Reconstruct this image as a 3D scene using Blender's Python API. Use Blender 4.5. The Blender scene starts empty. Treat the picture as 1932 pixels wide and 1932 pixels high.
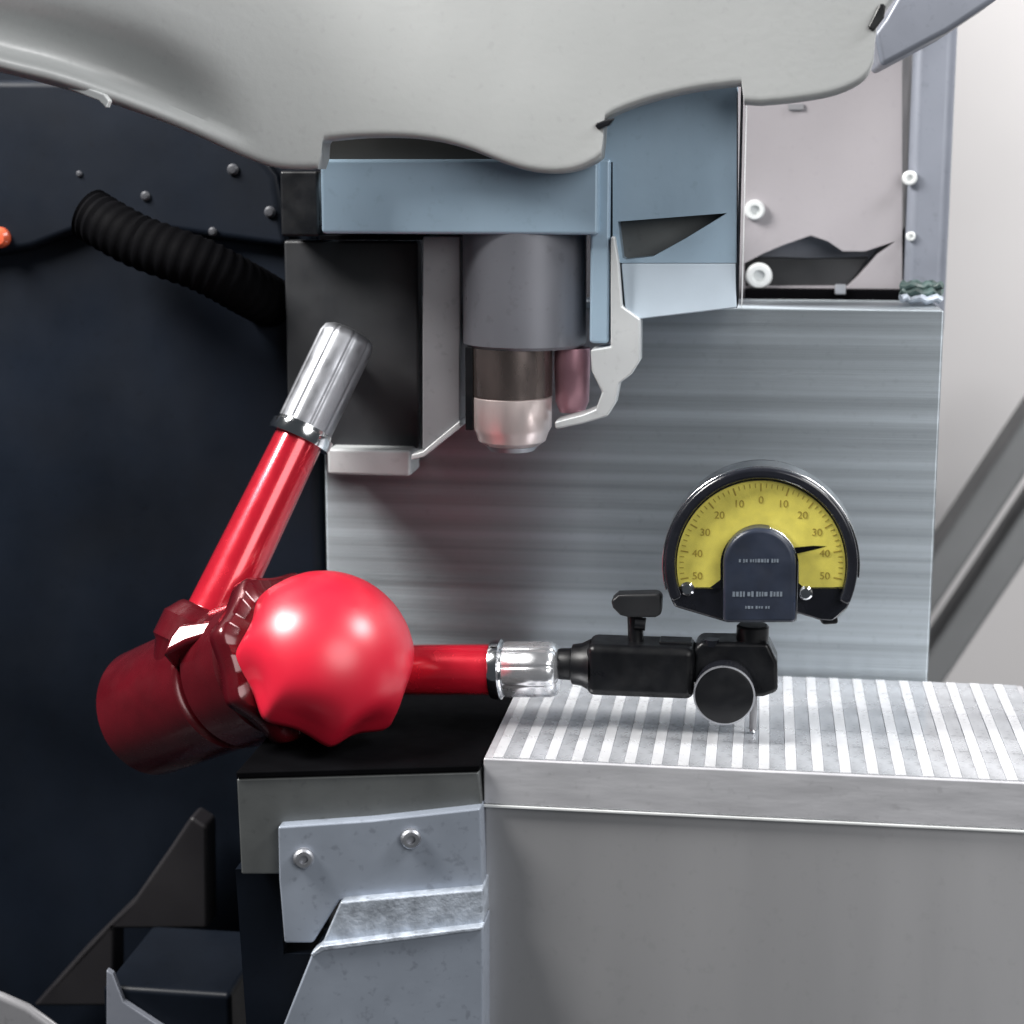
import bpy, bmesh, math, random
from mathutils import Vector, Matrix
random.seed(7)
scene = bpy.context.scene
C = scene.collection
PI = math.pi

# ------------------------------------------------------------------ camera
# z = 0 is the top of the magnetic chuck, x runs along it, y runs away from the viewer.
# origin = the point where the stylus touches the chuck.
FPX = 3400.0                       # focal length in units of a 1932 px wide picture
PITCH, YAW = math.radians(10.8), math.radians(7.9)
FWD = Vector((-math.sin(YAW)*math.cos(PITCH), math.cos(YAW)*math.cos(PITCH), -math.sin(PITCH)))
RGT = Vector((math.cos(YAW), math.sin(YAW), 0))
UPV = RGT.cross(FWD)
def ray(px, py):
    return FWD + RGT*((px-966)/FPX) - UPV*((py-966)/FPX)
CAM = -ray(1420, 1385)*0.552
cam_d = bpy.data.cameras.new('camera')
cam_d.sensor_width = 36; cam_d.lens = 36*FPX/1932
cam_d.clip_start = 0.01; cam_d.clip_end = 20
cam_d.dof.use_dof = True; cam_d.dof.focus_distance = 0.55; cam_d.dof.aperture_fstop = 11
cam = bpy.data.objects.new('camera', cam_d); C.objects.link(cam)
cam.matrix_world = Matrix(((RGT.x, UPV.x, -FWD.x, CAM.x), (RGT.y, UPV.y, -FWD.y, CAM.y), (RGT.z, UPV.z, -FWD.z, CAM.z), (0,0,0,1)))
scene.camera = cam

def P(px, py, Y):
    d = ray(px, py); return CAM + d*((Y-CAM.y)/d.y)
def PZ(px, py, Z):
    d = ray(px, py); return CAM + d*((Z-CAM.z)/d.z)
def PP(px, py, p0, n):
    d = ray(px, py); return CAM + d*((p0-CAM).dot(n)/d.dot(n))

# ------------------------------------------------------------------ light
world = bpy.data.worlds.new('World'); scene.world = world; world.use_nodes = True
bg = world.node_tree.nodes['Background']
bg.inputs[0].default_value = (0.80, 0.90, 1.0, 1); bg.inputs[1].default_value = 0.06
def lamp(name, loc, target, sx, sy, power, col=(1,1,1)):
    l = bpy.data.lights.new(name, 'AREA'); l.shape = 'ELLIPSE'; l.size = sx; l.size_y = sy
    l.energy = power; l.color = col
    o = bpy.data.objects.new(name, l); C.objects.link(o); o.location = loc
    o.rotation_euler = (Vector(target)-Vector(loc)).to_track_quat('-Z', 'Y').to_euler()
    return o
KEY = Vector((-0.48, -0.17, 0.52))
lamp('key_lamp', KEY, (-0.12, -0.02, 0.06), 0.27, 0.25, 11.0, (1, 0.98, 0.95))
lamp('side_lamp', (0.54, -0.82, 0.48), (0.12, 0.06, 0.08), 0.74, 0.70, 6.4, (1, 0.99, 0.98))
lamp('overhead_lamp', (0.46, -0.06, 0.58), (0.22, 0.0, 0.0), 0.28, 0.26, 5.6, (1, 1, 1))
vs = scene.view_settings
vs.view_transform = 'Standard'; vs.look = 'None'; vs.exposure = 0; vs.gamma = 1; vs.use_curve_mapping = False

# ------------------------------------------------------------------ materials
def mat(name, col, rough=0.5, metal=0.0, var=0.12, nscale=60, stretch=(1,1,1), rvar=0.1, bump=0.0, bscale=None,
        coat=0.0, crough=0.12, emit=0, aniso=0.0, spots=0.0, spec=0.5, alpha=None):
    m = bpy.data.materials.new(name); m.use_nodes = True
    nt = m.node_tree; b = nt.nodes['Principled BSDF']
    N = nt.nodes.new; L = nt.links.new
    tc = N('ShaderNodeTexCoord'); mp = N('ShaderNodeMapping'); mp.inputs['Scale'].default_value = stretch
    L(tc.outputs['Object'], mp.inputs[0])
    no = N('ShaderNodeTexNoise'); no.inputs['Scale'].default_value = nscale; no.inputs['Detail'].default_value = 6
    L(mp.outputs[0], no.inputs['Vector'])
    mr = N('ShaderNodeMapRange'); mr.inputs[1].default_value = 0.3; mr.inputs[2].default_value = 0.7
    mr.inputs[3].default_value = 1-var; mr.inputs[4].default_value = 1+var
    L(no.outputs[0], mr.inputs[0])
    mul = N('ShaderNodeVectorMath'); mul.operation = 'SCALE'; mul.inputs[0].default_value = col[:3]
    L(mr.outputs[0], mul.inputs['Scale'])
    colout = mul.outputs[0]
    if spots:                                                    # dirt and wear specks
        n2 = N('ShaderNodeTexNoise'); n2.inputs['Scale'].default_value = 340; n2.inputs['Detail'].default_value = 3
        L(tc.outputs['Object'], n2.inputs['Vector'])
        r2 = N('ShaderNodeMapRange'); r2.inputs[1].default_value = 0.60; r2.inputs[2].default_value = 0.72
        r2.inputs[3].default_value = 1; r2.inputs[4].default_value = 1-spots
        L(n2.outputs[0], r2.inputs[0])
        m2 = N('ShaderNodeVectorMath'); m2.operation = 'SCALE'; L(colout, m2.inputs[0]); L(r2.outputs[0], m2.inputs['Scale'])
        colout = m2.outputs[0]
    L(colout, b.inputs['Base Color'])
    mr2 = N('ShaderNodeMapRange'); mr2.inputs[1].default_value = 0.3; mr2.inputs[2].default_value = 0.7
    mr2.inputs[3].default_value = max(0.02, rough-rvar); mr2.inputs[4].default_value = min(1, rough+rvar)
    n3 = N('ShaderNodeTexNoise'); n3.inputs['Scale'].default_value = nscale*1.7; n3.inputs['Detail'].default_value = 5
    L(mp.outputs[0], n3.inputs['Vector']); L(n3.outputs[0], mr2.inputs[0]); L(mr2.outputs[0], b.inputs['Roughness'])
    b.inputs['Metallic'].default_value = metal
    b.inputs['Coat Weight'].default_value = coat; b.inputs['Coat Roughness'].default_value = crough
    b.inputs['Specular IOR Level'].default_value = spec
    if aniso: b.inputs['Anisotropic'].default_value = aniso; b.inputs['Anisotropic Rotation'].default_value = 0.25
    if bump:
        n4 = N('ShaderNodeTexNoise'); n4.inputs['Scale'].default_value = bscale or nscale*4; n4.inputs['Detail'].default_value = 4
        L(mp.outputs[0], n4.inputs['Vector'])
        bp = N('ShaderNodeBump'); bp.inputs['Strength'].default_value = bump; bp.inputs['Distance'].default_value = 0.0006
        L(n4.outputs[0], bp.inputs['Height']); L(bp.outputs[0], b.inputs['Normal'])
    if emit:
        L(colout, b.inputs['Emission Color']); b.inputs['Emission Strength'].default_value = emit
    return m
M = {}
M['cover'] = mat('cover_paint', (0.325,0.335,0.335), 0.45, 0, 0.04, 25, bump=0.12, bscale=420, spots=0.06)
M['cover_edge'] = mat('bare_edge', (0.78,0.80,0.80), 0.35, 0.3, 0.08, 60)
M['cover_shade'] = mat('cover_shade_black', (0.012,0.0115,0.010), 0.6, 0, 0.2, 40)  # shade under the cover, put into the colour
M['bluegrey'] = mat('blue_grey_paint', (0.34,0.46,0.57), 0.38, 0.15, 0.08, 30, bump=0.05, bscale=500, spots=0.08)
M['bluelit'] = mat('lit_blue_grey_paint', (0.48,0.56,0.64), 0.45, 0.1, 0.08, 30, bump=0.05, bscale=500)  # panel paint lightened for the light caught by the lower lip
M['grey'] = mat('grey_paint', (0.25,0.25,0.265), 0.42, 0.2, 0.08, 40, bump=0.08, spots=0.15)
M['quill'] = mat('quill_steel', (0.18,0.185,0.21), 0.36, 0.3, 0.08, 40, (1,1,0.3), bump=0.05, spots=0.12)
M['lightgrey'] = mat('light_grey_paint', (0.55,0.57,0.58), 0.40, 0.2, 0.08, 40, bump=0.08, spots=0.1)
M['mauve'] = mat('mauve_grey_paint', (0.29,0.272,0.288), 0.55, 0, 0.04, 30, bump=0.06, bscale=600, spots=0.05)
M['strip'] = mat('blue_strip_paint', (0.20,0.215,0.255), 0.42, 0.2, 0.06, 40, bump=0.1, spots=0.12)
M['wall'] = mat('plaster', (0.66,0.64,0.64), 0.8, 0, 0.03, 8, bump=0.05)
M['rail'] = mat('rail_grey', (0.22,0.225,0.23), 0.55, 0.1, 0.1, 20)
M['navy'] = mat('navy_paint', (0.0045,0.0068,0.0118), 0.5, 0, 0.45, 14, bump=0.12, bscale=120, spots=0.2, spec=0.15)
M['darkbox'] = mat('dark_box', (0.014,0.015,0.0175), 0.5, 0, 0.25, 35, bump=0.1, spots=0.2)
M['blackrub'] = mat('black_rubber', (0.0022,0.0022,0.0027), 0.7, 0, 0.3, 60, bump=0.2, spec=0.02)
M['black'] = mat('black_anodised', (0.0055,0.006,0.0075), 0.36, 0.0, 0.25, 90, bump=0.08, spec=0.4)
M['blackgloss'] = mat('black_gloss', (0.012,0.013,0.018), 0.22, 0.0, 0.2, 90, spec=0.5, coat=0.3)
M['housing'] = mat('blue_black_housing', (0.022,0.028,0.045), 0.36, 0.0, 0.3, 110, bump=0.06, spec=0.45)
M['chrome'] = mat('chrome', (0.80,0.81,0.83), 0.14, 1.0, 0.05, 60, rvar=0.05)
M['satin'] = mat('satin_aluminium', (0.40,0.41,0.44), 0.50, 1.0, 0.07, 120, (1,1,1), bump=0.05, aniso=0.3)
M['silver'] = mat('bright_silver', (0.80,0.81,0.84), 0.24, 0.85, 0.06, 120, bump=0.04)
M['block'] = mat('brushed_steel', (0.43,0.475,0.51), 0.54, 0.93, 0.24, 26, (0.05,1,8.0), rvar=0.07, bump=0.22, bscale=280, aniso=0.84, spots=0.06)
M['lip'] = mat('ground_steel', (0.62,0.62,0.65), 0.45, 0.5, 0.09, 90, (0.35,1,1.4), bump=0.12, spots=0.12)
M['apron'] = mat('apron_steel', (0.48,0.48,0.495), 0.46, 0.6, 0.08, 14, (1,1,0.12), bump=0.03, bscale=300, aniso=0.85, spots=0.05)
M['chuck'] = mat('chuck_base', (0.64,0.66,0.70), 0.25, 0.5, 0.34, 55, (1,0.6,1), bump=0.2, spots=0.42)
M['pole'] = mat('pole_steel', (0.88,0.89,0.92), 0.28, 0.35, 0.30, 55, (1,0.6,1), bump=0.15, spots=0.42)
M['red'] = mat('red_anodised', (0.56,0.012,0.030), 0.24, 0.4, 0.07, 120, rvar=0.05, coat=0.9, crough=0.10)
M['redknob'] = mat('red_knob', (0.62,0.012,0.036), 0.40, 0.0, 0.06, 70, rvar=0.04, bump=0.02, coat=1.0, crough=0.33, spec=0.3)
M['reddark'] = mat('dark_red_anodised', (0.095,0.0035,0.008), 0.26, 0.3, 0.2, 80, rvar=0.08, coat=0.6, crough=0.16)
M['yellow'] = mat('yellow_dial', (0.82,0.72,0.135), 0.45, 0, 0.10, 240)
M['print'] = mat('dial_print', (0.38,0.28,0.035), 0.6, 0, 0.1, 80)
M['white'] = mat('white_print', (0.16,0.19,0.23), 0.5, 0, 0.1, 80)
M['copper'] = mat('copper', (0.80,0.69,0.67), 0.36, 0.6, 0.2, 90, (1,1,0.2))
M['tool'] = mat('dark_bronze', (0.20,0.165,0.155), 0.32, 0.8, 0.35, 70, (1,1,0.4))
M['pink'] = mat('pink_copper', (0.46,0.25,0.30), 0.4, 0.5, 0.2, 70)
M['slate'] = mat('slate_paint', (0.29,0.325,0.385), 0.42, 0.3, 0.10, 40, bump=0.1, spots=0.22)
M['slateworn'] = mat('worn_edge', (0.38,0.42,0.48), 0.5, 0.3, 0.35, 210, bump=0.5, spots=0.35)
M['drab'] = mat('drab_steel', (0.125,0.132,0.132), 0.45, 0.4, 0.14, 50, bump=0.1, spots=0.15)
M['speck'] = mat('dull_rivet', (0.045,0.047,0.055), 0.5, 0.2, 0.2, 60)
M['green'] = mat('green_cable', (0.05,0.085,0.08), 0.5, 0, 0.8, 230)
M['orange'] = mat('orange_lens', (0.5,0.09,0.04), 0.3, 0, 0.1, 50)
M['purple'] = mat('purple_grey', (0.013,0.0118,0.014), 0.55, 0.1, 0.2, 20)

# ------------------------------------------------------------------ builders
class MB:
    def __init__(s): s.bm = bmesh.new()
    def _add(s, verts, faces):
        vs_ = [s.bm.verts.new(v) for v in verts]
        for f in faces:
            try: s.bm.faces.new([vs_[i] for i in f])
            except ValueError: pass
        return s
    def box(s, lo, hi, M4=None):
        v = [Vector((x,y,z)) for x in (lo[0],hi[0]) for y in (lo[1],hi[1]) for z in (lo[2],hi[2])]
        if M4: v = [M4 @ p for p in v]
        return s._add(v, [(0,1,3,2),(4,6,7,5),(0,4,5,1),(2,3,7,6),(0,2,6,4),(1,5,7,3)])
    def frame(s, axis, up=Vector((0,0,1))):
        a = Vector(axis).normalized()
        if abs(a.dot(up)) > 0.98: up = Vector((0,1,0))
        u = up.cross(a).normalized(); return u, a.cross(u), a
    def lathe(s, p0, axis, prof, seg=48, lobes=None):
        """prof = [(distance along axis, radius)]; open ends with radius 0 close themselves."""
        u, v, a = s.frame(axis); p0 = Vector(p0); rings = []
        for k, (h, r) in enumerate(prof):
            ring = []
            for i in range(seg):
                t = 2*PI*i/seg; rr = max(r, 1e-6)
                if lobes: rr *= lobes(k/(len(prof)-1), t)
                ring.append(s.bm.verts.new(p0 + a*h + (u*math.cos(t)+v*math.sin(t))*rr))
            rings.append(ring)
        for A, B in zip(rings, rings[1:]):
            for i in range(seg):
                j = (i+1) % seg; s.bm.faces.new((A[i], A[j], B[j], B[i]))
        s.bm.faces.new(list(reversed(rings[0]))); s.bm.faces.new(rings[-1])
        return s
    def cyl(s, p0, p1, r0, r1=None, seg=40, ch=0.0):
        p0, p1 = Vector(p0), Vector(p1); L = (p1-p0).length; r1 = r0 if r1 is None else r1
        prof = [(0,r0),(L,r1)] if not ch else [(0,r0-ch),(ch,r0),(L-ch,r1),(L,r1-ch)]
        return s.lathe(p0, p1-p0, prof, seg)
    def tube(s, pts, r, seg=16):
        pts = [Vector(p) for p in pts]; rings = []
        for k, p in enumerate(pts):
            d = (pts[min(k+1,len(pts)-1)]-pts[max(k-1,0)])
            u, v, a = s.frame(d, Vector((0.2,0.1,1)).normalized())
            rings.append([s.bm.verts.new(p+(u*math.cos(2*PI*i/seg)+v*math.sin(2*PI*i/seg))*(r[k] if isinstance(r, list) else r)) for i in range(seg)])
        for A, B in zip(rings, rings[1:]):
            for i in range(seg):
                j = (i+1) % seg; s.bm.faces.new((A[i],A[j],B[j],B[i]))
        s.bm.faces.new(list(reversed(rings[0]))); s.bm.faces.new(rings[-1]); return s
    def prism(s, loop, ext, holes=()):
        """loop and holes = world points of one flat face; extruded by the vector ext."""
        ext = Vector(ext); edges = []; loops = [list(loop)]+[list(h) for h in holes]; vl = []
        for lp in loops:
            vv = [s.bm.verts.new(Vector(p)) for p in lp]; vl.append(vv)
            for i in range(len(vv)): edges.append(s.bm.edges.new((vv[i], vv[(i+1)%len(vv)])))
        if holes:
            r = bmesh.ops.triangle_fill(s.bm, use_beauty=True, use_dissolve=False, edges=edges)
            fs = [g for g in r['geom'] if isinstance(g, bmesh.types.BMFace)]
        else:
            fs = [s.bm.faces.new(vl[0])]
        back = {}
        for vv in vl:
            for w in vv: back[w] = s.bm.verts.new(w.co+ext)
        for f in fs: s.bm.faces.new([back[w] for w in reversed(f.verts)])
        for vv in vl:
            for i in range(len(vv)):
                a, b = vv[i], vv[(i+1)%len(vv)]; s.bm.faces.new((a, back[a], back[b], b))
        return s
    def build(s, name, m, parent=None, bevel=0.0, seg=2, ang=35):
        bmesh.ops.recalc_face_normals(s.bm, faces=s.bm.faces)
        off = parent_loc(parent)
        for v in s.bm.verts: v.co -= off
        me = bpy.data.meshes.new(name); s.bm.to_mesh(me); s.bm.free()
        for p in me.polygons: p.use_smooth = True
        me.set_sharp_from_angle(angle=math.radians(ang))
        me.materials.append(M[m])
        o = bpy.data.objects.new(name, me); C.objects.link(o)
        if parent: o.parent = parent
        if bevel:
            b = o.modifiers.new('bevel', 'BEVEL'); b.width = bevel; b.segments = seg; b.limit_method = 'ANGLE'
            b.angle_limit = math.radians(40); b.harden_normals = True
        return o
def parent_loc(p):
    v = Vector((0,0,0))
    while p: v += p.location; p = p.parent
    return v
def tag(o, label, cat=None, group=None, kind=None):
    if label: o['label'] = label
    if cat: o['category'] = cat
    if group: o['group'] = group
    if kind: o['kind'] = kind
    return o
def thing(name, label, cat, loc, group=None):
    o = bpy.data.objects.new(name, None); C.objects.link(o); o.location = loc; o.empty_display_size = 0.01
    return tag(o, label, cat, group)
def catmull(pts, n=8):
    out = []
    for i in range(len(pts)-1):
        p0 = pts[max(i-1,0)]; p1 = pts[i]; p2 = pts[i+1]; p3 = pts[min(i+2,len(pts)-1)]
        for k in range(n):
            t = k/n
            out.append(tuple(0.5*((2*b)+(-a+c)*t+(2*a-5*b+4*c-d)*t*t+(-a+3*b-3*c+d)*t**3) for a,b,c,d in zip(p0,p1,p2,p3)))
    out.append(tuple(pts[-1])); return out
def poly(pts, Y): return [P(x, y, Y) for x, y in pts]
def socket_screw(p, axis, r, parent, m='chrome'):
    a = Vector(axis).normalized()
    s = MB().lathe(p, a, [(0,r),(r*0.55,r),(r*0.75,r*0.8),(r*0.75,r*0.45),(r*0.35,r*0.42),(r*0.35,0)], 20).build('screw', m, parent)
    return s

# ------------------------------------------------------------------ setting
wl = MB().box((-0.9,0.36,-0.5), (0.9,0.40,0.8)).build('wall', 'wall'); tag(wl, 'off white wall behind the machine', kind='structure')

# ------------------------------------------------------------------ magnetic chuck
XL = PZ(912,1430,0).x; YF = PZ(912,1430,0).y; YB = PZ(1480,1276,0).y; XR = PZ(1905,1290,0).x + 0.004
chuck = thing('magnetic_chuck', 'wide steel magnetic chuck with striped pole strips under the dial gauge', 'magnetic chuck', (XL,YF,-0.12))
MB().box((XL,YF,-0.0142), (XR,YB,-0.0001)).build('top_plate', 'lip', chuck, 0.0006)
MB().box((XL,YF-0.0003,-0.0152), (XR,YF+0.02,-0.0143)).build('bright_edge', 'cover_edge', chuck, 0.0003)
MB().box((XL,YF+0.0015,-0.12), (XR,YB,-0.0153)).build('apron', 'apron', chuck, 0.0008)
pit = 0.00775; x = XL+0.0042; k = 0
first = None
while x < XR-0.008:
    if first is None:
        first = (MB().box((x-0.0016,YF+0.0008,-0.0001), (x+0.0016,YB-0.0008,0.0003)).build('pole_strip', 'pole', chuck, 0.00012, 1),
                 MB().box((x+0.00172,YF+0.0008,-0.0001), (x+pit-0.00172,YB-0.0008,0.0002)).build('spacer_strip', 'chuck', chuck, 0.00012, 1))
    else:
        for b in first:
            o = b.copy(); C.objects.link(o); o.parent = chuck; o.location.x = k*pit
    x += pit; k += 1
# ------------------------------------------------------------------ brushed block behind
YBL = YB+0.0012
bx0 = P(612,900,YBL).x; bx1 = P(1768,900,YBL).x; bz1 = P(1500,583,YBL).z
blk = MB().box((bx0,YBL,-0.02), (bx1,YBL+0.045,bz1)).build('steel_block', 'block', None, 0.0008)
tag(blk, 'large brushed steel block with horizontal grain standing behind the chuck', 'steel block')

# ------------------------------------------------------------------ machine column on the right, behind the block
YC = 0.125
col = thing('machine_column', 'pale mauve grey machine column above the steel block', 'machine column', P(1600,600,YC))
recess = [(1404,497),(1440,478),(1478,462),(1530,444),(1562,455),(1590,474),(1632,474),(1690,455),(1655,480),(1622,520),(1600,541),(1406,541)]
MB().prism(poly([(560,-160),(1702,-160),(1702,640),(560,640)], YC), (0,0.012,0), [poly(recess, YC)]).build('panel', 'mauve', col)
MB().box(P(1380,580,YC+0.0122), P(1700,430,YC+0.03)).build('recess_back', 'strip', col)
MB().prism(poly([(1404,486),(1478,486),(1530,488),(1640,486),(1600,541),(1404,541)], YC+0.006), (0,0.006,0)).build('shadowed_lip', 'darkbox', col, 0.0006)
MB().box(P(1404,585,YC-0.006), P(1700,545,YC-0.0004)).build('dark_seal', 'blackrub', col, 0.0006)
MB().box(P(1575,556,YC-0.008), P(1596,536,YC-0.0062)).build('seal_clip', 'satin', col, 0.0004)
MB().box(P(1702,640,YC-0.004), P(1786,-160,YC+0.06)).build('corner_strip', 'strip', col, 0.004, 4)
for px, py, r in ((1716,336,0.0026),(1718,446,0.0017)):
    socket_screw(P(px,py,YC-0.004), (0,-1,0), r, col, 'cover_edge')
MB().box(P(1487,207,YC-0.0008), P(1516,196,YC)).build('slot_mark', 'grey', col)
for px, py, r in ((1424,396,0.0036),(1432,520,0.0047)):
    MB().lathe(P(px,py,YC+0.002), (0,-1,0), [(0,r),(0.0035,r),(0.0045,r*0.85),(0.0045,r*0.5),(0.0025,r*0.45),(0.0025,0)], 28).build('white_knob', 'cover_edge', col)
cabm = thing('cable_bundle', 'short dark green cable bundle on top of the steel block corner', 'cable', (P(1735,560,0.10).x, 0.10, bz1))
for i in range(7):
    z = bz1+0.0022+0.0021*(i % 3); y = 0.088+0.004*(i//3)+0.001*i
    a = P(1700,560,y).x; b = P(1776,560,y).x
    MB().tube([(a+(b-a)*t/8, y+0.001*math.sin(t+i), z+0.0006*math.sin(2.1*t+i*1.7)) for t in range(9)], 0.0014, 10).build('cable', 'green' if i % 3 else 'slateworn', cabm)

# ------------------------------------------------------------------ slanted rails at right, in front of the wall
for i, (x0,y0,x1,y1,w) in enumerate(((1700,1191,2010,729,50),(1690,1375,2010,898,46))):
    Y = 0.27
    a, b = P(x0,y0,Y), P(x1,y1,Y); d = (b-a).normalized(); n = Vector((-d.z,0,d.x)); hw = w/FPX*0.82/2*1.25
    o = MB().prism([a-n*hw, b-n*hw, b+n*hw, a+n*hw], (0,0.03,0)).build('slanted_rail', 'rail', None, 0.003, 3)
    tag(o, ('upper' if i == 0 else 'lower')+' of two slanted dark grey rails right of the steel block', 'rail', 'slanted rails by the wall')

# ------------------------------------------------------------------ dark navy machine body on the left
YN = 0.072
nav = thing('machine_body', 'large dark navy machine body filling the left side', 'machine', P(300,1500,YN))
nx1 = P(604,900,YN).x
MB().box((-0.62,YN,-0.32), (nx1,YN+0.045,0.40)).build('casting', 'navy', nav, 0.004, 3)
MB().prism(poly([(-120,150),(380,150),(520,330),(545,470),(330,440),(190,420),(60,470),(-120,500)], YN-0.006), (0,0.0058,0)).build('raised_plate', 'navy', nav, 0.003, 3)
for px, py, dx, dy in ((275,370,4,16),(440,320,13,11),(402,437,9,9),(385,458,10,9),(510,400,12,12),(150,328,8,5)):
    rr = (dx+dy)/2/FPX*0.62*0.9
    MB().lathe(P(px,py,YN-0.006), (0,-1,0), [(0,rr),(rr*0.4,rr),(rr*0.75,rr*0.6),(rr*0.8,0)], 20).build('small_rivet', 'speck', nav)
MB().lathe(P(2,448,YN-0.006), (0,-1,0), [(0,0.0036),(0.002,0.0036),(0.0034,0.0025),(0.0038,0)], 24).build('orange_lens', 'orange', nav)
hp = catmull([P(170,405,0.05), P(260,455,0.045), P(380,500,0.045), P(470,548,0.056), P(528,580,0.084)], 24)
hose = MB().tube(hp, [0.0088+0.0003*math.cos(2*PI*i_/4) for i_ in range(len(hp))], 24).build('hose', 'blackrub'); tag(hose, 'thick black hose slanting across the navy machine body', 'hose')

# ------------------------------------------------------------------ head cover across the top
YH = 0.0
cov_pts = [(-260,60),(-120,95),(0,130),(100,155),(200,188),(300,226),(380,260),(450,292),(510,314),(560,320),(600,319)]
cov_pts = catmull(cov_pts, 5) + [(606,300),(608,272)] + catmull([(612,266),(680,260),(760,260),(830,268),(890,284),(950,308),(1000,323),(1050,328),(1090,322),(1122,308)],4) \
    + [(1134,298),(1138,268),(1139,246)] + catmull([(1141,228),(1160,216),(1200,200),(1250,185),(1320,170),(1399,160)],4) + [(1402,180),(1404,196)] \
    + catmull([(1436,198),(1500,192),(1566,181),(1610,165),(1636,146),(1648,118)],4) + [(1651,80),(1655,50),(1672,20),(1690,-4),(1730,-60),(1790,-160)]
cover = thing('head_cover', 'broad pale grey head cover with wavy lower edge along the top', 'machine cover', P(900,330,YH))
bm = MB(); rows = [0,3,7,12,18,26,36,48,62,78,96,118,145,180,230,300,380,480]
def sst(a, b, x):
    t = min(1, max(0, (x-a)/(b-a))); return t*t*(3-2*t)
grid = []
for (x, yl) in cov_pts:
    c = []
    for d in rows:
        R = 12.0; e = 0.0
        if d < R: e = 0.0022*(1-math.sqrt(max(0,1-(1-d/R)**2)))                  # rounded lower edge
        w = 1-sst(200, 500, x)                                                    # channel along the left lower edge
        e += 0.010*w*sst(22, 40, d)*(1-sst(60, 180, d))
        e -= 0.045*(max(0, 700-x)/700)**2                                      # left end brought forward, shaped to turn from the key lamp and dim
        c.append(bm.bm.verts.new(P(x, yl-d, YH+e)))
    grid.append(c)
back = [[bm.bm.verts.new(P(x, yl, YH).xyz + Vector((0, 0.011 - 0.04*(max(0,700-x)/700)**2, 0))) for (x, yl) in cov_pts]]
for i in range(len(grid)-1):
    for j in range(len(rows)-1):
        bm.bm.faces.new((grid[i][j], grid[i+1][j], grid[i+1][j+1], grid[i][j+1]))
    bm.bm.faces.new((grid[i+1][0], grid[i][0], back[0][i], back[0][i+1]))
tops = [bm.bm.verts.new(c[-1].co + Vector((0, 0.011, 0))) for c in grid]
for i in range(len(grid)-1):
    bm.bm.faces.new((back[0][i+1], back[0][i], tops[i], tops[i+1])); bm.bm.faces.new((tops[i+1], tops[i], grid[i][-1], grid[i+1][-1]))
for i in (0, len(grid)-1):
    bm.bm.faces.new(grid[i] + [tops[i], back[0][i]])
bm.build('shell', 'cover', cover, 0, ang=50)
MB().box(P(607,335,0.024), P(1130,200,0.06)).build('arch_shade', 'cover_shade', cover)  # near-black block put in as the shade under the arch
# bright bare corner and little catches on the edge
MB().prism(poly([(128,152),(196,178),(206,190),(200,204),(186,190),(126,166)], YH-0.026), (0,0.003,0)).build('bare_corner', 'cover_edge', cover, 0.0004)
MB().prism(poly([(1121,234),(1141,226),(1160,222),(1150,236),(1128,246)], YH-0.0016), (0,0.004,0)).build('catch', 'black', cover, 0.0006)
MB().prism(poly([(1637,52),(1660,6),(1672,8),(1668,34),(1648,60)], YH-0.0016), (0,0.004,0)).build('catch', 'black', cover, 0.0006)
arm_t = MB().prism(poly([(1648,62),(1668,36),(1694,-10),(1740,-160),(2000,-160),(1880,0),(1790,60),(1662,128)], 0.05), (0,0.05,0)).build('slanted_beam', 'strip', None, 0.002, 3)
tag(arm_t, 'teal grey slanted beam behind the head cover at upper right', 'beam')

# ------------------------------------------------------------------ spindle unit under the cover
sp = thing('spindle_unit', 'blue grey grinding spindle with square housing and hanging quill', 'spindle', P(990,640,0.035))
def pbox(x0,y0,x1,y1,Y0,Y1):          # x0,y0 upper left / x1,y1 lower right on the plane Y0
    a, b = P(x0,y1,Y0), P(x1,y0,Y0); return MB().box((a.x,Y0,a.z), (b.x,Y1,b.z))
pbox(606,300,1130,441,0.016,0.118).build('housing', 'bluegrey', sp, 0.0012)
qa, qb = P(990,345,0.036), P(990,652,0.036); qb.x = qa.x = P(990,540,0.036).x
MB().lathe(qa, (0,0,-1), [(0,0.0196),((qa-qb).length-0.001,0.0196),((qa-qb).length,0.0186)], 64).build('quill', 'quill', sp)
pbox(1112,300,1152,648,0.020,0.050).build('side_rail', 'bluegrey', sp, 0.001)
pbox(530,322,600,446,0.040,0.064).build('dark_end', 'black', sp, 0.001)
pbox(604,446,792,452,0.030,0.060).build('dark_gap', 'blackrub', sp)
pbox(544,455,788,842,0.055,0.0625).build('dark_panel', 'darkbox', sp, 0.001)
MB().prism(poly([(797,446),(868,446),(868,802),(797,856)], 0.034), (0,0.026,0)).build('grey_bracket', 'grey', sp, 0.0005)
MB().prism(poly([(867,794),(870,806),(800,862),(776,868),(776,858),(797,852)], 0.0322), (0,0.020,0)).build('bracket_edge', 'lightgrey', sp, 0.0004)
pbox(618,850,774,895,0.046,0.0625).build('foot_strip', 'lightgrey', sp, 0.001)
tx = P(966,740,0.030).x
def z(py): return P(966,py,0.030).z
MB().cyl((tx,0.030,z(655)), (tx,0.030,z(745)), 0.0128, seg=56).build('tool_holder', 'tool', sp)
MB().lathe((tx,0.030,z(745)), (0,0,-1), [(0,0.0121),(0.0006,0.0127),(0.010,0.0127),(0.0118,0.0117),(0.0145,0.0108),(0.0160,0.0086),(0.0162,0.0)], 56).build('collet_nut', 'copper', sp)
MB().lathe((tx,0.030,z(745)-0.0161), (0,0,-1), [(0,0.0085),(0.0016,0.0072),(0.0017,0)], 40).build('collet', 'satin', sp)
pbox(878,655,892,812,0.024,0.034).build('black_shim', 'black', sp, 0.0003)
nx = P(1080,700,0.034).x
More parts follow.
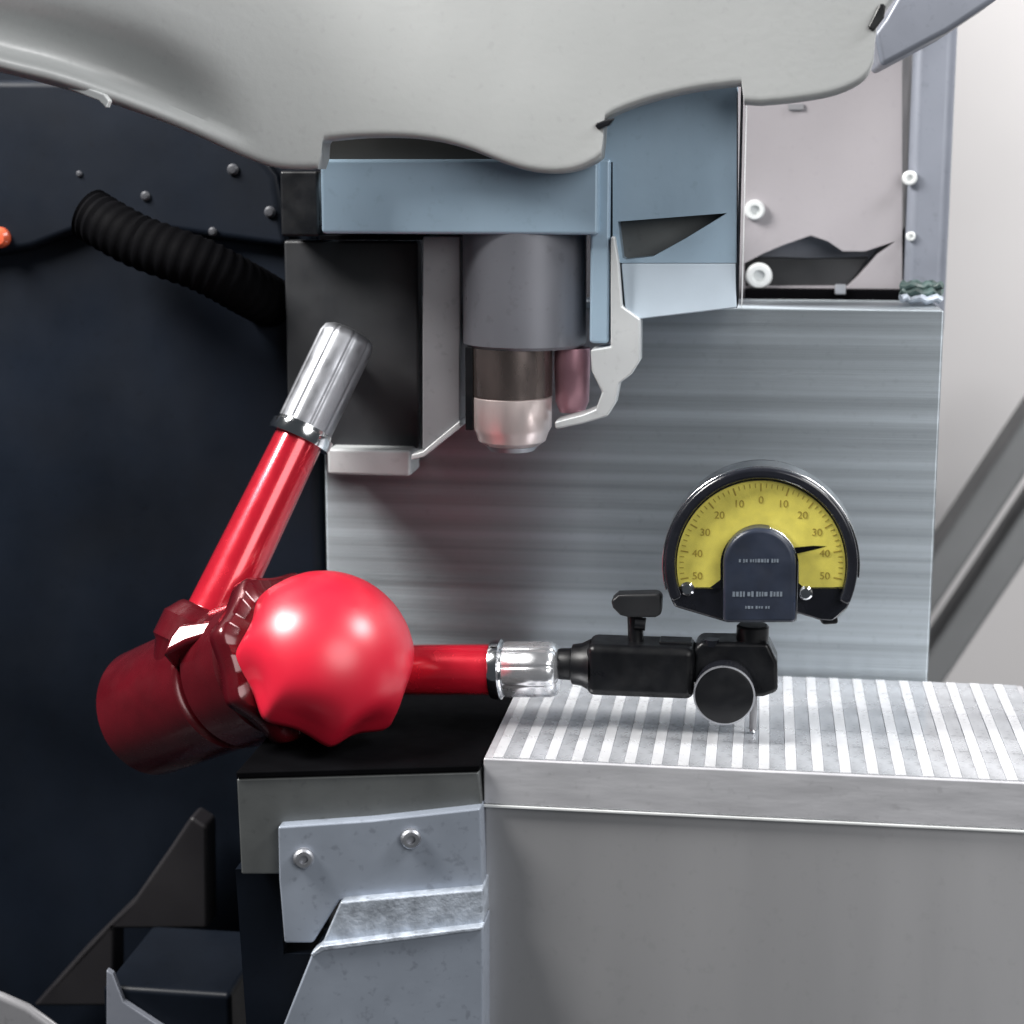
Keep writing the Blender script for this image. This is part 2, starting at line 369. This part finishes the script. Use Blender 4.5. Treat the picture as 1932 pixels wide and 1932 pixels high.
MB().lathe((nx,0.034,P(1080,656,0.034).z), (0,0,-1), [(0,0.0056),(0.004,0.0058),(0.017,0.0054),(0.0205,0.0040),(0.021,0)], 32).build('coolant_bush', 'pink', sp)
shroud = [(1152,446),(1160,446),(1167,492),(1174,578),(1208,602),(1207,682),(1192,706),(1168,724),(1160,764),(1146,786),(1098,800),(1048,810),(1046,796),(1100,782),(1124,772),(1136,740),(1116,700),(1114,660),(1152,654)]
MB().prism(poly(shroud, 0.018), (0,0.012,0)).build('shroud', 'lightgrey', sp, 0.0012, 3)

# ------------------------------------------------------------------ side panel with wedge pocket
pan = thing('side_panel', 'blue grey side panel with dark wedge pocket right of the spindle', 'machine panel', P(1280,580,0.022))
wedge = [(1166,418),(1372,402),(1290,452),(1232,484),(1180,490),(1174,486)]
MB().prism(poly([(1133,150),(1390,150),(1390,496),(1170,496),(1156,450),(1156,306),(1133,304)], 0.022), (0,0.030,0), [poly(wedge, 0.022)]).build('upper_panel', 'bluegrey', pan)
MB().prism(poly([(1160,410),(1380,396),(1380,492),(1160,492)], 0.031), (0,0.012,0)).build('pocket_floor', 'drab', pan)
a = [P(1172,496.5,0.022), P(1390,496.5,0.022), P(1390,581,0.0205), P(1208,602,0.0205), P(1180,588,0.0205)]
MB().prism(a, (0,0.03,0)).build('lower_lip', 'bluelit', pan, 0.0005)
pbox(1391,160,1398,581,0.021,0.050).build('dark_edge', 'navy', pan, 0.0003)
pbox(1399,162,1408,581,0.0235,0.050).build('bright_trim', 'cover_edge', pan, 0.0004)

# ------------------------------------------------------------------ lower left: black way cover and bracket plates
br = thing('support_bracket', 'slate grey stepped bracket with two socket screws below the black way cover', 'bracket', P(640,1900,-0.02))
ang = math.radians(13); nrm = Vector((math.sin(ang), -math.cos(ang), 0)); p0 = Vector((XL-0.001, YF-0.003, -0.02))
def wall_poly(pts, off=0.0): return [PP(x, y, p0+nrm*off, nrm) for x, y in pts]
back_v = -nrm*0.02
back_v.x = 0
xa = PP(446,1460,p0,nrm); xb = p0 + Vector((0,0,0)); t_ = -nrm.x/nrm.y
def on_bracket(x, z, off=0.0): return Vector((x, p0.y+(x-p0.x)*t_-off, z))
pad = MB().prism([on_bracket(xa.x,-0.001,0.0006), on_bracket(XL-0.0006,-0.001,0.0006), Vector((XL-0.0006,YBL-0.002,-0.001)), Vector((xa.x,YBL-0.002,-0.001))], (0,0,-0.0022)).build('way_cover', 'blackrub', None, 0.0006)
tag(pad, 'flat black way cover under the red clamping knob', 'way cover')
z_ = PP(680,1462,p0,nrm).z
MB().prism([on_bracket(xa.x,-0.0034), on_bracket(XL-0.001,-0.0034)]+wall_poly([(911,1545),(536,1578),(530,1650),(455,1650)]), back_v).build('upper_plate', 'drab', br, 0.0006)
MB().prism(wall_poly([(524,1560),(700,1548),(906,1525),(911,1700),(640,1700),(590,1780),(536,1780),(526,1660)], 0.004), back_v).build('face_plate', 'slate', br, 0.0007)
MB().prism(wall_poly([(642,1702),(911,1678),(911,1744),(606,1784)], 0.0075), back_v).build('worn_ledge', 'slateworn', br, 0.0007)
MB().prism(wall_poly([(588,1800),(606,1787),(911,1752),(911,2010),(505,2010),(548,1900)], 0.0095), back_v).build('lower_plate', 'slate', br, 0.0007)
MB().prism(wall_poly([(585,1801),(604,1785),(911,1748),(911,1756),(610,1795),(590,1808)], 0.0105), (0,0.004,0)).build('bright_rim', 'slateworn', br, 0.0005)
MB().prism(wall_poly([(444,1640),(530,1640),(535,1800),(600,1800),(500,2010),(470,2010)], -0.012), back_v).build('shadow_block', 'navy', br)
for px, py in ((573,1617),(775,1580)):
    socket_screw(PP(px,py,p0+nrm*0.004,nrm), nrm, 0.0030, br, 'satin')
# the low cabinet, tray and guard in the bottom left corner
cab = thing('low_cabinet', 'dark blue low cabinet with pale corner at bottom left', 'cabinet', P(350,1930,0.0))
MB().box(P(202,2060,0.0), P(512,1758,0.05)).build('body', 'navy', cab, 0.002, 3)
MB().prism(poly([(200,1830),(212,1838),(232,1890),(300,1935),(420,2010),(200,2010)], -0.003), (0,0.0028,0)).build('pale_corner', 'strip', cab, 0.0006)
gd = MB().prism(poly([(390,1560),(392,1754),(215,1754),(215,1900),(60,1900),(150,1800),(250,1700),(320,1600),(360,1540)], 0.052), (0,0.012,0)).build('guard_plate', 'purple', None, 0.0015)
tag(gd, 'dim purple grey guard plate above the dark blue cabinet', 'guard plate')
tr = MB().prism(poly([(-60,1860),(0,1878),(50,1900),(105,1940),(170,2010),(-60,2010)], -0.02), (0,0.004,0)).build('tray', 'grey', None, 0.002, 3)
tag(tr, 'pale grey tray corner at the very bottom left', 'tray')

# ------------------------------------------------------------------ articulated red arm
arm = thing('articulated_arm', 'red anodised articulated arm with lobed clamping knob holding the dial gauge', 'indicator arm', PZ(640,1430,-0.001))
kc = P(636,1203,-0.026)
tocam = (CAM-kc).normalized()
AX = (tocam*0.68 + RGT*0.68 + UPV*0.27).normalized()
KA = (tocam*0.68 + RGT*0.34 + UPV*0.60).normalized()
def lobes(k, t):
    w = sst(0.50, 0.84, k)
    return 1 - w*0.16*(math.sqrt(math.sin(4*(t+0.30))**2+0.07)-0.26)
R0 = 0.0276
prof = [(R0*0.98*math.cos(a_), R0*math.sin(a_)) for a_ in [PI/2*i/16 for i in range(17)]]
prof = [(max(h,0)-0.0, r) for h, r in prof]
prof = prof + [(-0.003, R0*1.01), (-0.0055, R0*0.99), (-0.007, R0*0.93), (-0.0075, R0*0.6)]
MB().lathe(kc - KA*0.012, KA, prof, 160, lobes).build('clamping_knob', 'redknob', arm, ang=60)
h0 = kc - AX*0.0195
def back_lobes(k, t): return 1 - 0.12*(math.sqrt(math.sin(4*(t+0.30))**2+0.04)-0.2)
MB().lathe(h0, -AX, [(0,0.012),(0.0005,0.0262),(0.002,0.0275),(0.007,0.0272),(0.009,0.0245),(0.010,0.014)], 160, back_lobes).build('collar', 'reddark', arm, ang=50)
hub = MB().lathe(h0-AX*0.010, -AX, [(0,0.0165),(0.0004,0.0215),(0.0016,0.0228),(0.018,0.0228),(0.0194,0.0215),(0.0198,0.0190),(0.0225,0.0190),(0.0229,0.0205),(0.0242,0.0218),(0.066,0.0214),(0.0700,0.0180),(0.0705,0.0165),(0.0705,0)], 64).build('joint_hub', 'reddark', arm)
MB().lathe(h0-AX*0.0805, -AX, [(-0.001,0.009),(0.003,0.009),(0.004,0.008),(0.004,0)], 6).build('hub_nut', 'black', hub)
# upper arm
u0 = P(350,1272,-0.002); u1 = P(568,820,0.028); u2 = P(646,632,0.041)
ud = (u1-u0).normalized()
MB().cyl(u0, u1+ud*0.004, 0.0096, 0.0078, seg=56).build('upper_tube', 'red', arm)
MB().lathe(u0-ud*0.010, ud, [(0.009,0.0110),(0.0165,0.0136),(0.0178,0.0150),(0.0260,0.0150),(0.0275,0.0138),(0.0300,0.0122),(0.0312,0.0110),(0.0315,0.0094)], 56).build('tube_socket', 'reddark', arm)
cf = P(360,1200,-0.0200); HV = ((KEY-cf).normalized()+(CAM-cf).normalized()).normalized()
MB().prism([PP(x, y, cf, HV) for x, y in ((304,1236),(318,1200),(336,1176),(412,1166),(408,1186),(388,1200),(350,1212))], -HV*0.014).build('glint_flat', 'reddark', arm, 0.0016, 3)  # flat added and angled to mirror the key lamp as a highlight
L2 = (u2-u1).length
sl = MB()
def flutes(k, t): return 1.0 - 0.035*max(0, math.cos(t*9))**6
sl.lathe(u1-ud*0.002, ud, [(0.004,0.0079),(0,0.0082),(0,0.0103),(0.0012,0.0106),(0.0035,0.0106),(0.0038,0.0096),(0.0050,0.0094)], 72)
sl.build('end_ring', 'chrome', arm, ang=30)
MB().lathe(u1+ud*0.0022, ud, [(0,0.0080),(0.0005,0.0092),(L2*0.5,0.0093),(L2-0.004,0.0093),(L2-0.0015,0.0086),(L2-0.0005,0.007),(L2-0.0005,0.0045),(L2-0.004,0.004),(L2-0.004,0)], 144, flutes).build('silver_end', 'satin', arm, ang=60)
# stud that fixes the silver end to the dark panel
sp_ = u1+ud*(L2*0.62); MB().cyl(sp_, (sp_.x+0.002, 0.0552, sp_.z), 0.0045, seg=24).build('mounting_stud', 'satin', arm)
# lower arm: red stub, silver end
l0 = P(640,1264,0.002); l1 = P(934,1263,0.0); l2 = P(1056,1258,0.0); ld = (l1-l0).normalized()
MB().cyl(l0, l1+ld*0.003, 0.0078, seg=48).build('lower_tube', 'red', arm)
MB().lathe(l1-ld*0.001, ld, [(0.003,0.0079),(0,0.0082),(0,0.0090),(0.0010,0.0093),(0.0030,0.0093),(0.0034,0.0086),(0.004,0.0083)], 64).build('end_ring', 'chrome', arm, ang=30)
LL = (l2-l1).length
MB().lathe(l1+ld*0.003, ld, [(0,0.0080),(0.0005,0.0086),(LL-0.006,0.0086),(LL-0.004,0.0080),(LL-0.003,0.006),(LL-0.003,0)], 144, flutes).build('silver_end', 'silver', arm, ang=60)
hk = P(520,1300,0.006)
MB().cyl(h0-AX*0.004+Vector((0.004,0,0)), l0+ld*0.004, 0.0085, 0.0078, 40).build('lower_knuckle', 'reddark', arm)
# black fine adjusting clamp between arm and gauge
cl0 = P(1050,1252,0.0); cl1 = P(1114,1254,0.0); cl2 = P(1312,1256,0.0)
MB().lathe(cl0, cl1-cl0, [(0,0.0042),(0.001,0.0048),(0.0045,0.0050),(0.005,0.0062),(0.0078,0.0066),((cl1-cl0).length,0.0080)], 40).build('taper_neck', 'black', arm)
MB().box((cl1.x-0.0006,-0.0080,P(1200,1304,0).z), (cl2.x,0.0080,P(1200,1208,0).z)).build('clamp_body', 'black', arm, 0.0026, 4)
MB().box((P(1245,1200,0).x,-0.0035,P(1200,1208,0).z-0.001), (P(1306,1200,0).x,0.0035,P(1200,1203,0).z)).build('clamp_pad', 'black', arm, 0.0004)
jx0, jx1 = P(1308,1250,0).x, P(1468,1250,0).x
MB().prism(poly([(1306,1290),(1310,1224),(1322,1212),(1450,1214),(1458,1232),(1467,1250),(1468,1306),(1440,1316),(1424,1316),(1400,1300)], -0.0055), (0,0.013,0)).build('swivel_block', 'black', arm, 0.0016, 3)
MB().cyl(P(1343,1218,-0.0035), P(1343,1206,-0.0035), 0.0022, seg=20).build('set_screw', 'blackgloss', arm)
kn = P(1367,1304,-0.0085)
def knurl(k, t): return 1.0 - 0.012*(math.cos(t*48) > 0)
tk = MB().lathe(kn+Vector((0,0.004,0)), (0,-1,0.0), [(0,0.006),(0.0005,0.0090),(0.0075,0.0090),(0.0080,0.0088)], 192, knurl).build('thumb_knob', 'blackgloss', arm, ang=25)
MB().lathe(kn+Vector((0,-0.0040,0)), (0,-1,0), [(0,0.0090),(0.0004,0.0092),(0.0008,0.0091),(0.0009,0.0087),(0.0002,0.0084)], 72).build('bright_rim', 'satin', tk, ang=30)
MB().lathe(kn+Vector((0,-0.0039,0)), (0,-1,0), [(0,0.0086),(0.0008,0.0086),(0.0010,0.0080),(0.0010,0)], 72).build('knob_face', 'black', tk, ang=30)
# wing lever
MB().cyl(P(1200,1210,0.0), P(1198,1160,0.0), 0.0024, seg=20).build('lever_stem', 'black', arm)
MB().cyl(P(1198,1176,-0.002), P(1218,1178,-0.002), 0.0020, seg=16).build('lever_pin', 'black', arm)
MB().prism(poly([(1152,1134),(1166,1122),(1240,1120),(1249,1128),(1248,1160),(1236,1166),(1186,1166),(1170,1162),(1156,1148)], -0.004), (0,0.0065,0)).build('wing_lever', 'darkbox', arm, 0.0012, 3)

# ------------------------------------------------------------------ dial gauge
gy = -0.0085
g = thing('dial_gauge', 'round black dial gauge with yellow horseshoe face touching the chuck with its stylus', 'dial gauge', (0,0,0))
gc = P(1436,1048,gy); px = 0.552/FPX*0.97*1.0
def gp(x, y, Y=gy): return P(x, y, Y)
def circ(cx, cy, r, a0, a1, n): return [(cx+r*math.cos(math.radians(a0+(a1-a0)*i/n)), cy-r*math.sin(math.radians(a0+(a1-a0)*i/n))) for i in range(n+1)]
CX, CY = 1436, 1066
outer = circ(CX,CY,183,-27,206,72) + [(1372,1176),(1502,1176),(1502,1158),(1548,1172),(1572,1174)]
MB().prism(poly(outer, gy), (0,0.017,0)).build('case', 'blackgloss', g, 0.0012, 3)
# bezel ring, proud of the case
ring_o = circ(CX,CY,183,-25,203,72); ring_i = circ(CX,CY,162,-25,203,72)
MB().prism(poly(ring_o+ring_i[::-1], gy-0.0042), (0,0.0041,0)).build('bezel', 'blackgloss', g, 0.0011, 3)
# chrome band round the case
cb_o = circ(CX,CY,187,-8,195,64); cb_i = circ(CX,CY,183.3,-8,195,64)
MB().prism(poly(cb_o+cb_i[::-1], gy+0.002), (0,0.011,0)).build('chrome_band', 'chrome', g, 0.0003)
# yellow face
dial_o = circ(CX,CY,159,-15,195,64)
dial_i = circ(1433,1066,74,0,180,32)
face = dial_o + [(1295,1108),(1340,1108),(1359,1094)] + dial_i[::-1] + [(1507,1100),(1516,1108),(1570,1108)]
MB().prism(poly(face, gy-0.0010), (0,0.0009,0)).build('dial_face', 'yellow', g)
# print on the face: graduation and figures
for i in range(51):
    a_ = math.radians(-10+200*i/50); big = i % 5 == 0
    r1, r0 = 154, (139 if big else 146); hw = 1.3 if big else 0.7
    c_, s_ = math.cos(a_), math.sin(a_)
    pts = [(CX+r0*c_-hw*s_, CY-r0*s_-hw*c_), (CX+r1*c_-hw*s_, CY-r1*s_-hw*c_), (CX+r1*c_+hw*s_, CY-r1*s_+hw*c_), (CX+r0*c_+hw*s_, CY-r0*s_+hw*c_)]
    MB().prism(poly(pts, gy-0.00112), (0,0.0001,0)).build('tick_mark', 'print', g)
def figure(txt, x, y, size, rot, m, Y, parent, name):
    cu = bpy.data.curves.new(name, 'FONT'); cu.body = txt; cu.size = size; cu.align_x = 'CENTER'; cu.align_y = 'CENTER'; cu.extrude = 0.00003
    t = bpy.data.objects.new('tmp', cu); C.objects.link(t)
    bpy.context.view_layer.update()
    me = bpy.data.meshes.new_from_object(t.evaluated_get(bpy.context.evaluated_depsgraph_get()))
    bpy.data.objects.remove(t)
    o = bpy.data.objects.new(name, me); C.objects.link(o); o.parent = parent
    me.materials.clear(); me.materials.append(M[m])
    o.location = P(x, y, Y)-parent_loc(parent); o.rotation_euler = (PI/2, rot, 0)
    return o
for i, t in enumerate(('50','40','30','20','10','0','10','20','30','40','50')):
    a_ = -10+200*i/10; ra = math.radians(a_)
    figure(t, CX+122*math.cos(ra), CY-122*math.sin(ra), 0.0031, 0, 'print', gy-0.00112, g, 'dial_figure')
# dark centre housing with arched top
arch = circ(1433,1066,69,0,180,32) + [(1364,1176),(1501,1176)]
MB().prism(poly(arch, gy-0.0075), (0,0.010,0)).build('centre_housing', 'housing', g, 0.0014, 4)
ledge = circ(1433,1066,73,18,75,20) + circ(1433,1066,69.5,18,75,20)[::-1]
MB().prism(poly(ledge, gy-0.0060), (0,0.004,0)).build('chrome_ledge', 'chrome', g, 0.0002)
MB().box(gp(1502,1172,gy-0.006), gp(1506,1060,gy-0.002)).build('bright_side', 'satin', g, 0.0002)
# worn lettering on the housing: dashes only, the words cannot be read
for y_, x0, x1, h in ((1058,1394,1470,3.6), (1121,1382,1476,5.0), (1146,1406,1452,2.6)):
    x_ = x0
    while x_ < x1:
        w_ = random.uniform(2.5, 6.5); hh = h*random.uniform(0.75, 1.05)
        MB().box(P(x_,y_+hh,gy-0.00762), P(min(x_+w_,x1),y_-hh,gy-0.00752)).build('letter_mark', 'white', g)
        x_ += w_+random.choice((1.6, 1.8, 4.5))
# clear crystal over the face
gm = bpy.data.materials.new('crystal'); gm.use_nodes = True; nt = gm.node_tree; nt.nodes.clear()
tr_ = nt.nodes.new('ShaderNodeBsdfTransparent'); gl_ = nt.nodes.new('ShaderNodeBsdfGlossy'); gl_.inputs['Roughness'].default_value = 0.05
lw_ = nt.nodes.new('ShaderNodeLayerWeight'); pw_ = nt.nodes.new('ShaderNodeMath'); pw_.operation = 'POWER'; pw_.inputs[1].default_value = 4
fr_ = nt.nodes.new('ShaderNodeMath'); fr_.operation = 'MULTIPLY_ADD'; fr_.inputs[1].default_value = 0.5; fr_.inputs[2].default_value = 0.035
nt.links.new(lw_.outputs['Facing'], pw_.inputs[0]); nt.links.new(pw_.outputs[0], fr_.inputs[0]); mx_ = nt.nodes.new('ShaderNodeMixShader'); ou_ = nt.nodes.new('ShaderNodeOutputMaterial')
nt.links.new(fr_.outputs[0], mx_.inputs[0]); nt.links.new(tr_.outputs[0], mx_.inputs[1]); nt.links.new(gl_.outputs[0], mx_.inputs[2]); nt.links.new(mx_.outputs[0], ou_.inputs[0])
M['crystal'] = gm
cry = circ(CX,CY,161.5,-16,196,64) + [(1361,1110)] + circ(1433,1066,71,0,180,32)[::-1] + [(1506,1110)]
MB().prism(poly(cry, gy-0.0034), (0,0.0006,0)).build('crystal', 'crystal', g)
# pointer
pt = math.radians(7)
MB().prism(poly([(1470,1052),(1470,1036),(1534,1030),(1560,1031),(1534,1038)], gy-0.0024), (0,0.0003,0)).build('pointer', 'blackrub', g)
for x_, y_ in ((1297,1110),(1520,1118)):
    MB().lathe(P(x_,y_,gy-0.0010), (0,-1,0), [(0,0.0021),(0.0006,0.0021),(0.0012,0.0015),(0.0014,0)], 24).build('screw', 'chrome', g)
# stem, plunger, stylus
sx = P(1420,1200,0).x
MB().cyl((sx,0,P(1420,1178,0).z), (sx,0,P(1420,1218,0).z), 0.0049, seg=32, ch=0.0006).build('stem', 'black', g)
MB().cyl((sx,0,P(1420,1218,0).z), (sx,0,0.014), 0.0032, seg=24).build('plunger_guide', 'black', g)
MB().cyl((0.0,0,0.0155), (0,0,0.0016), 0.0011, seg=16).build('stylus', 'grey', g)
MB().lathe((0,0,0.00024), (0,0,1), [(0,0.0002),(0.0004,0.0008),(0.0010,0.0010),(0.0016,0.0008),(0.0020,0.0004)], 16).build('stylus_tip', 'chrome', g)
MB().prism(poly([(1540,1160),(1578,1150),(1582,1178),(1552,1180)], gy+0.001), (0,0.008,0)).build('foot_lug', 'black', g, 0.0008)
